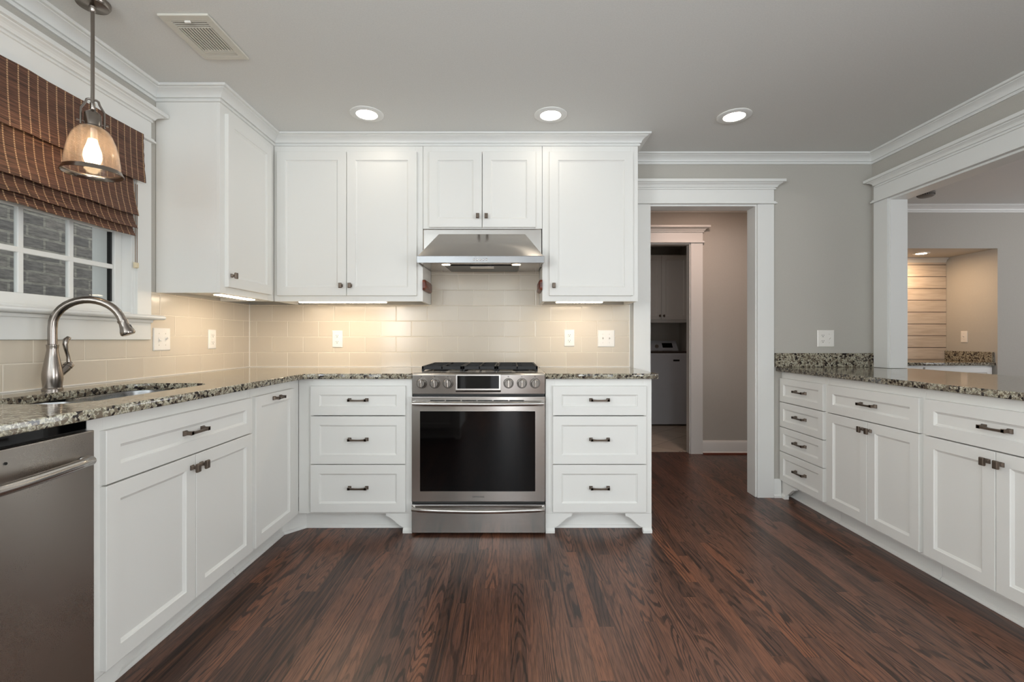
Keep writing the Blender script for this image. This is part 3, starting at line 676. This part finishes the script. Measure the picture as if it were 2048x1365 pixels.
# control panel, leaning back slightly
cp = MB().prism([(-.002, .797), (.0115, .797), (.0115, .9005), (.0115, .9165), (.006, .9168), (-.000, .9135), (-.010, .905)], -hw, hw, 'yz').build('control_panel', M['steel'], t, bevel=.0015)
def ylathe(prof, x, z, y0, n=28): return MB().lathe(prof, (x, y0, z), n, axis='y')
for kx in (-.5054, -.4306, -.3558, -.0114, .0648, .1396):
    x = kx-xc; z = .8587
    k = ylathe([(.0295, .0), (.0295, -.004), (.027, -.007), (.0245, -.007), (.0245, -.010), (.0225, -.030), (.020, -.033), (0, -.033)], x, z, -.0065).build('knob', M['knobsteel'], cp, smooth=35)
    MB().prism([(x-.006, z-.021), (x+.006, z-.021), (x+.0045, z+.022), (x-.0045, z+.022)], -.050, -.0392).build('grip', M['nickel'], k, bevel=.002)
    MB().box(x-.0012, x+.0012, -.0514, -.0501, z+.006, z+.020).build('pointer', M['plastic'], k)
    MB().box(x-.004, x-.001, -.0105, -.0070, z+.036, z+.040).box(x+.001, x+.003, -.0105, -.0070, z+.036, z+.040).build('mark', M['slot'], cp)
x0, x1 = (-.3121-xc), (-.0545-xc)
fr = MB().loops([[(x0, -.0025, .806), (x1, -.0025, .806), (x1, -.0025, .9105), (x0, -.0025, .9105)], [(x0, -.020, .818), (x1, -.020, .818), (x1, -.018, .9105), (x0, -.018, .9105)]]).build('display_frame', M['handle'], cp, bevel=.003)
MB().box(x0+.0105, x1-.0105, -.0212, -.0195, .829, .902).build('display', M['glassblk'], fr)
MB().box(-hw+.004, hw-.004, .004, .0119, .786, .797).build('gap_strip', M['black'], t)
# oven door
dz0, dz1 = .191, .784; wx0, wx1, wz0, wz1 = -.511-xc, .140-xc, .2495, .7024
b = MB(); R4 = lambda x0, x1, z0, z1, y: [(x0, y, z0), (x1, y, z0), (x1, y, z1), (x0, y, z1)]
b.loops([R4(-hw+.001, hw-.001, dz0, dz1, .0115), R4(-hw+.001, hw-.001, dz0, dz1, -.028), R4(wx0, wx1, wz0, wz1, -.028), R4(wx0, wx1, wz0, wz1, -.024)], True, False)
door = b.build('oven_door', M['steel'], t, bevel=.002)
MB().box(wx0+.0005, wx1-.0005, -.0268, -.0245, wz0+.0005, wz1-.0005).build('window_glass', M['glassblk'], door)
b = MB()
for (a, c, e2, f2) in ((wx0-.003, wx1+.003, wz0-.003, wz0), (wx0-.003, wx1+.003, wz1, wz1+.003), (wx0-.003, wx0, wz0, wz1), (wx1, wx1+.003, wz0, wz1)): b.box(a, c, -.0290, -.0281, e2, f2)
b.build('window_trim', M['handle'], door)
b = MB()
for i in range(6): b.box(-.272+i*.0895, -.272+i*.0895+.082, -.0292, -.0281, .760, .7655)
b.build('vent_slots', M['black'], door)
def bowbar(x0, x1, y0, bow, z, r, nm, par, m):
    pts = [(x0, y0+.022, z)]+[(x0+(x1-x0)*i/14, y0-bow*math.sin(PI*i/14)**.8, z) for i in range(15)]+[(x1, y0+.022, z)]
    return MB().tube(pts, r, 16).build(nm, m, par, smooth=60)
bowbar(-hw+.016, hw-.016, -.055, .016, .748, .0125, 'handle', door, M['handle'])
tc = bpy.data.curves.new('logo_text', 'FONT'); tc.body = 'SAMSUNG'; tc.size = .0135; tc.align_x = 'CENTER'; tc.align_y = 'CENTER'; tc.extrude = .0004; tc.space_character = 1.12
to = bpy.data.objects.new('logo_text', tc); C.objects.link(to)
me = bpy.data.meshes.new_from_object(to.evaluated_get(bpy.context.evaluated_depsgraph_get())); bpy.data.objects.remove(to)
me.transform(Matrix.Translation((0, -.0287, .2185)) @ Matrix.Rotation(PI/2, 4, 'X')); me.materials.clear(); me.materials.append(M['darkgrey']); me.name = 'logo'
lo = bpy.data.objects.new('logo', me); C.objects.link(lo); lo.parent = door
dr = MB().box(-hw+.001, hw-.001, -.028, .0115, .014, .173).build('storage_drawer', M['steel'], t, bevel=.002)
bowbar(-hw+.012, hw-.012, -.050, .030, .1545, .0125, 'handle', dr, M['handle'])
MB().box(-hw+.006, hw-.006, .003, .0115, .1735, .1905).build('gap_strip', M['black'], t)

# ------------------------------------------------------------------ range hood
t = thing('range_hood', 'stainless steel range hood under the short wall cabinet', 'range hood', (xc+.002, 0, 0))
H = .3775
hb = MB()
# rear housing (hollow from below), full width
hb.box(-H, H, 2.972, 3.2785, 1.640, 1.8105)
hb.build('housing', M['steel'], t, bevel=.006, seg=3)
# sloping canopy in front
b = MB(); A = [(-H-.001, 2.802, 1.608), (H+.001, 2.802, 1.608), (H+.001, 2.9715, 1.608), (-H-.001, 2.9715, 1.608)]
B = [(-.272, 2.945, 1.772), (.272, 2.945, 1.772), (.272, 2.9715, 1.772), (-.272, 2.9715, 1.772)]
b.frustum(A, B); b.build('canopy', M['steel'], t, bevel=.002)
lip = MB(); lip.box(-H-.004, H+.004, 2.795, 2.803, 1.566, 1.6075).box(-H-.004, -H+.004, 2.8032, 2.970, 1.566, 1.6075).box(H-.004, H+.004, 2.8032, 2.970, 1.566, 1.6075).box(-H+.0042, H-.0042, 2.8032, 2.971, 1.600, 1.6075)
lp = lip.build('lip', M['liphood'], t, bevel=.0015)
for i in range(5): ylathe([(.0055, 0), (.0055, -.003), (.004, -.004), (0, -.004)], -.018+.0185*i-.02, 1.5855, 2.7949, 16).build('button', M['handle'], lp, smooth=40)
b = MB().frustum([(-H+.005, 2.804, 1.570), (H-.005, 2.804, 1.570), (H-.005, 3.277, 1.5857), (-H+.005, 3.277, 1.5857)], [(-H+.005, 2.804, 1.599), (H-.005, 2.804, 1.599), (H-.005, 3.277, 1.639), (-H+.005, 3.277, 1.639)])
b.build('underside', M['steel'], t)
z_u = lambda y: 1.570+(y-2.804)*.0157/.473
b = MB(); b.loops([[(-.235, 2.92, z_u(2.92)-.0005), (.235, 2.92, z_u(2.92)-.0005), (.235, 3.20, z_u(3.2)-.0005), (-.235, 3.20, z_u(3.2)-.0005)], [(-.235, 2.92, z_u(2.92)-.006), (.235, 2.92, z_u(2.92)-.006), (.225, 3.20, z_u(3.2)-.012), (-.225, 3.20, z_u(3.2)-.012)]])
b.build('filter', M['black'], t, bevel=.002)
MB().box(-.075, .075, 2.93, 3.0, z_u(2.93)-.012, z_u(2.93)-.0065).build('filter_latch', M['steel'], t, bevel=.001)
for sx in (-.215, .215):
    l = MB().lathe([(.034, 0), (.034, -.004), (.027, -.006)], (sx, 2.862, z_u(2.862)-.0003), 24).build('lamp_ring', M['handle'], t, smooth=40)
    MB().lathe([(.026, -.0055), (.026, -.0075), (0, -.0085)], (sx, 2.862, z_u(2.862)), 20).build('lamp', M['hoodlamp'], l, smooth=40)

# ------------------------------------------------------------------ pendant
t = thing('pendant_light', 'brushed nickel pendant with a seeded glass bell shade, lit', 'pendant light', (-1.60, 1.79, 0))
MB().lathe([(.056, CZ-.0005), (.056, CZ-.010), (.050, CZ-.020), (.012, CZ-.024), (.010, CZ-.040), (.0064, CZ-.045)], n=32).build('canopy', M['nickel'], t, smooth=35)
MB().lathe([(.0062, CZ-.04), (.0062, 2.015), (.0085, 2.013), (.0085, 1.990), (.0065, 1.986)], n=16).build('stem', M['nickel'], t, smooth=40)
ca, sa = math.cos(PI/4), math.sin(PI/4)
Y = lambda u, z: (u*ca, u*sa, z)
b = MB(); pth = [Y(-.034, 1.925), Y(-.034, 1.985), Y(-.020, 2.012), Y(-.017, 2.024), Y(-.012, 2.027), Y(.012, 2.027), Y(.017, 2.024), Y(.020, 2.012), Y(.034, 1.985), Y(.034, 1.925)]
b.tube(pth, .004, 8)
for s in (-1, 1): b.tube([Y(s*.025, 1.937), Y(s*.043, 1.937)], .0028, 8).tube([Y(s*.041, 1.937), Y(s*.046, 1.937)], .005, 8)
b.build('yoke', M['nickel'], t, smooth=40)
MB().lathe([(.007, 1.992), (.009, 1.985), (.022, 1.975), (.0255, 1.970), (.0255, 1.926), (.030, 1.922), (.030, 1.917), (.018, 1.915)], n=32).build('socket_cap', M['nickel'], t, smooth=35)
prof = [(.026, 1.921), (.038, 1.918), (.050, 1.908), (.061, 1.890), (.071, 1.862), (.079, 1.825), (.0845, 1.785), (.0865, 1.757)]
gs = MB().lathe(prof, n=48, cap0=False, cap1=False).lathe([(r-.0025, z-.001) for r, z in prof], n=48, cap0=False, cap1=False).build('glass_shade', M['seeded'], t, smooth=60)
MB().lathe([(.0855, 1.760), (.0885, 1.759), (.091, 1.752), (.095, 1.745), (.0955, 1.742), (.092, 1.742), (.0865, 1.750), (.0845, 1.757), (.0855, 1.760)], n=48, cap0=False, cap1=False).build('rim', M['nickel'], t, smooth=40)
bu = MB().lathe([(.0, 1.772), (.012, 1.775), (.024, 1.788), (.0285, 1.808), (.026, 1.830), (.018, 1.855), (.013, 1.875)], n=24).build('bulb', M['bulb'], t, smooth=60)
MB().lathe([(.0131, 1.874), (.014, 1.88), (.014, 1.915)], n=20).build('bulb_base', M['handle'], bu, smooth=40)

# ------------------------------------------------------------------ ceiling fittings
def downlight(label, x, y, z, mat, group='recessed ceiling lights', r=.094):
    t = thing('recessed_light', label, 'ceiling light', (x, y, z), 0, group)
    MB().lathe([(r, -.0005), (r, -.004), (r*.93, -.008), (r*.64, -.007), (r*.60, -.002)], n=40, cap0=False, cap1=False).build('trim_ring', M['trim'], t, smooth=40)
    MB().lathe([(r*.64, -.0045), (0, -.0035)], n=32, cap0=False).build('lamp', mat, t)
downlight('lit recessed light above the double-door wall cabinet, leftmost of three', -.825, 2.685, CZ, M['lamp'])
downlight('lit recessed light above the range hood, middle of three', .231, 2.695, CZ, M['lamp'])
downlight('lit recessed light in front of the doorway, rightmost of three', 1.297, 2.71, CZ, M['lamp'])
downlight('lit recessed light in the wood-panelled niche ceiling', 4.20, 4.78, NZ, M['nichelamp'], None, .07)
downlight('lit recessed light in the hall ceiling behind the doorway header', 1.75, 3.85, CZ, M['halllamp'], None)
downlight('added unseen fill light in the laundry ceiling beyond the hall', 1.5, 5.35, CZ, M['laundryfill'], None)  # unseen, added to brighten the laundry
t = thing('ceiling_vent', 'cream metal air vent in the ceiling by the pendant', 'air vent', (-1.303, 2.003, CZ))
b = MB(); X, Yv = .101, .148
for z0, z1, ix, iy in ((-.010, -.0005, .032, .034),):
    b.box(-X, X, -Yv, -Yv+iy, z0, z1).box(-X, X, Yv-iy, Yv, z0, z1).box(-X, -X+ix, -Yv+iy, Yv-iy, z0, z1).box(X-ix, X, -Yv+iy, Yv-iy, z0, z1)
b.box(-X+.032, X-.032, -.076, -.070, -.010, -.0005).box(-X+.032, X-.032, .080, .086, -.010, -.0005)
b.build('frame', M['cream'], t, bevel=.002)
MB().box(-X+.03, X-.03, -Yv+.03, Yv-.03, -.0012, -.0004).build('duct', M['black'], t)
b = MB()
for i in range(3): b.box(-X+.032, X-.032, -.111+i*.012, -.107+i*.012, -.010, -.006)
for i in range(11): b.box(-X+.036+i*.0125, -X+.0425+i*.0125, -.070, .080, -.010, -.005)
for i in range(2): b.box(-X+.032, X-.032, .088+i*.012, .097+i*.012, -.010, -.005)
b.build('louvres', M['cream'], t)
MB().box(-.012, .012, -.120, -.112, -.018, -.0102).build('lever', M['plastic'], t, bevel=.002)
t = thing('smoke_detector', 'round smoke detector on the ceiling of the room beyond', 'smoke detector', (3.66, 4.12, CZ))
MB().lathe([(.065, -.0005), (.065, -.012), (.060, -.014), (.060, -.034), (.048, -.042), (0, -.043)], n=32).build('housing', M['detector'], t, smooth=35)
b = MB()
for i in range(24):
    a = 2*PI*i/24; b.box(*sorted((.0602*math.cos(a)-.002, .0602*math.cos(a)+.002)), *sorted((.0602*math.sin(a)-.002, .0602*math.sin(a)+.002)), -.031, -.018)
b.build('grille', M['slot'], t)

# ------------------------------------------------------------------ switch and outlet plates
def plate(label, loc, rot, kinds, group='white wall plates', h=.118, name=None, cat=None):
    n = len(kinds); W = .072 if n == 1 else .118
    nm = name or ('power_outlet' if kinds == 'o' else 'light_switch' if 'o' not in kinds else 'switch_outlet_plate')
    t = thing(nm, label, 'outlet' if kinds == 'o' else 'switch', loc, rot, group)
    b = MB().loops([R4(-W/2, W/2, -h/2, h/2, -.0005), R4(-W/2, W/2, -h/2, h/2, -.003), R4(-W/2+.004, W/2-.004, -h/2+.004, h/2-.004, -.0062)])
    b.build('plate', M['plastic'], t)
    for i, k in enumerate(kinds):
        cx = (i-(n-1)/2)*.046
        if k == 'o':
            for s in (-1, 1):
                o = MB().prism([(cx+p[0]*.0165, s*.0195+p[1]*.0145) for p in [(math.cos(2*PI*q/20), max(-.85, min(.85, math.sin(2*PI*q/20)))) for q in range(20)]], -.0085, -.0060).build('socket', M['plastic'], t, bevel=.0008)
                MB().box(cx-.0075, cx-.0050, -.0088, -.0084, s*.0195, s*.0195+.007).box(cx+.0050, cx+.0075, -.0088, -.0084, s*.0195, s*.0195+.007).box(cx-.0025, cx+.0025, -.0088, -.0084, s*.0195-.009, s*.0195-.004).build('slots', M['slot'], o)
        elif k == 'g':
            for s in (-1, 1):
                o = MB().box(cx-.0165, cx+.0165, -.0085, -.0060, s*.0215-.0135, s*.0215+.0135).build('socket', M['plastic'], t, bevel=.001)
                MB().box(cx-.0075, cx-.0050, -.0088, -.0084, s*.0215, s*.0215+.007).box(cx+.0050, cx+.0075, -.0088, -.0084, s*.0215, s*.0215+.007).box(cx-.0025, cx+.0025, -.0088, -.0084, s*.0215-.009, s*.0215-.004).build('slots', M['slot'], o)
            MB().box(cx-.008, cx+.008, -.0085, -.0060, -.004, .004).build('test_button', M['plastic'], t)
        else:
            up = 1 if k == 'u' else -1
            MB().box(cx-.0055, cx+.0055, -.0075, -.006, -.012, .012).frustum([(cx-.004, -.0074, -.005), (cx+.004, -.0074, -.005), (cx+.004, -.0074, .005), (cx-.004, -.0074, .005)],
                [(cx-.003, -.020, up*.009-.003), (cx+.003, -.020, up*.009-.003), (cx+.003, -.020, up*.009+.003), (cx-.003, -.020, up*.009+.003)]).build('toggle', M['plastic'], t, bevel=.0007)
            b = MB()
            for s in (-1, 1): b.lathe([(0, -.0070), (.0028, -.0069), (.003, -.0060)], (cx, 0, s*.030), 10, axis='y')
            b.build('screws', M['cream'], t)
    return t
px = lambda u, v, Y: ((u-1021)*Y/935, Y, HC-(v-679)*Y/935)
p = px(675, 678.5, 3.28); plate('white double outlet on the tile left of the range', p, 0, 'g', None, name='power_outlet')
p = px(1138.5, 676.5, 3.28); plate('white double outlet on the tile just right of the range', p, 0, 'o', None)
p = px(1212, 677.5, 3.28); plate('white two-toggle switch plate on the tile right of the outlet', p, 0, 'uu', None)
p = px(1651, 677.5, YB); plate('white outlet and switch plate above the peninsula upstand', p, 0, 'ou', None)
yy = 1.832*935/(1021-321.5); plate('white two-toggle switch plate below the end of the window sill', (-1.832, yy+.004, HC-.0005), PI/2, 'du', None)
yy = 1.832*935/(1021-423.3); plate('white single outlet plate on the side tile near the corner', (-1.832, yy, HC), PI/2, 'g', None, name='power_outlet')

# ------------------------------------------------------------------ laundry
t = thing('washing_machine', 'white top-loading washing machine seen through the laundry doorway', 'washing machine', (2.0, 5.96, 0))
MB().box(-.345, .345, 0, .70, .02, .93).build('body', M['washer'], t, bevel=.012, seg=3)
MB().box(-.33, .33, .02, .52, .9305, .955).build('lid', flat('tinted_lid', lin(70,58,52), .2), t, bevel=.008)
co = MB().prism([(.53, .9305), (.70, .9305), (.70, 1.09), (.66, 1.09)], -.34, .34, 'yz').build('console', M['washer'], t, bevel=.006)
MB().tube([(.045, .585, 1.005), (.045, .570, 1.013)], .026, 20).build('dial', M['handle'], co)
MB().loops([[(.13, .580, .990), (.27, .580, .990), (.27, .630, 1.052), (.13, .630, 1.052)], [(.13, .576, .993), (.27, .576, .993), (.27, .626, 1.055), (.13, .626, 1.055)]]).build('screen', M['glassblk'], co)
MB().box(.075, .155, -.0025, -.0003, .828, .850).build('badge', M['black'], t)
for sx in (-.28, .28):
    for yy in (.06, .64): MB().lathe([(.022, .0045), (.022, .02)], (sx, yy, 0), 12).build('foot', M['black'], t)
tag(MB().lathe([(.0, 0), (.028, 0), (.03, .004), (.03, .03), (.026, .036), (.0, .038)], (1.90, 6.64, 1.0905), 20).build('jar', M['bowl'], smooth=40), 'small pale jar on top of the washing machine console', 'jar')
wall_cabinet('white double-door wall cabinet above the washing machine', (1.70, 6.32, 0), 0, .70, 1.335, 2.25, .375,
    [('door', .006, .334, 1.375, 2.235, .308, 1.425), ('door', .338, .694, 1.375, 2.235, .364, 1.425)], None, lightrail=False)

# ------------------------------------------------------------------ niche bar
base_cabinet('white two-door bar cabinet in the wood-panelled niche', (NX0+.006, 4.58, 0), 0, NX1-NX0-.012, .47,
    [('door', .015, .668, .13, .835, .635, .78), ('door', .688, 1.343, .13, .835, .72, .78)], '', None, z1=.852)
t = thing('bar_countertop', 'speckled granite bar top with side upstand in the niche', 'countertop', (0, 0, 0))
slab('worktop', [[(NX0+.002, 4.545), (NX1-.002, 4.545), (NX1-.002, 5.061), (NX0+.002, 5.061)]], .853, .883, M['granite'], t)
MB().box(NX1-.022, NX1-.0025, 4.56, 5.060, .8835, .985).build('upstand', M['granite'], t, bevel=.002)
plate('white single switch plate on the side wall of the niche', (NX1-.0005, 4.86, 1.135), -PI/2, 'u', None)
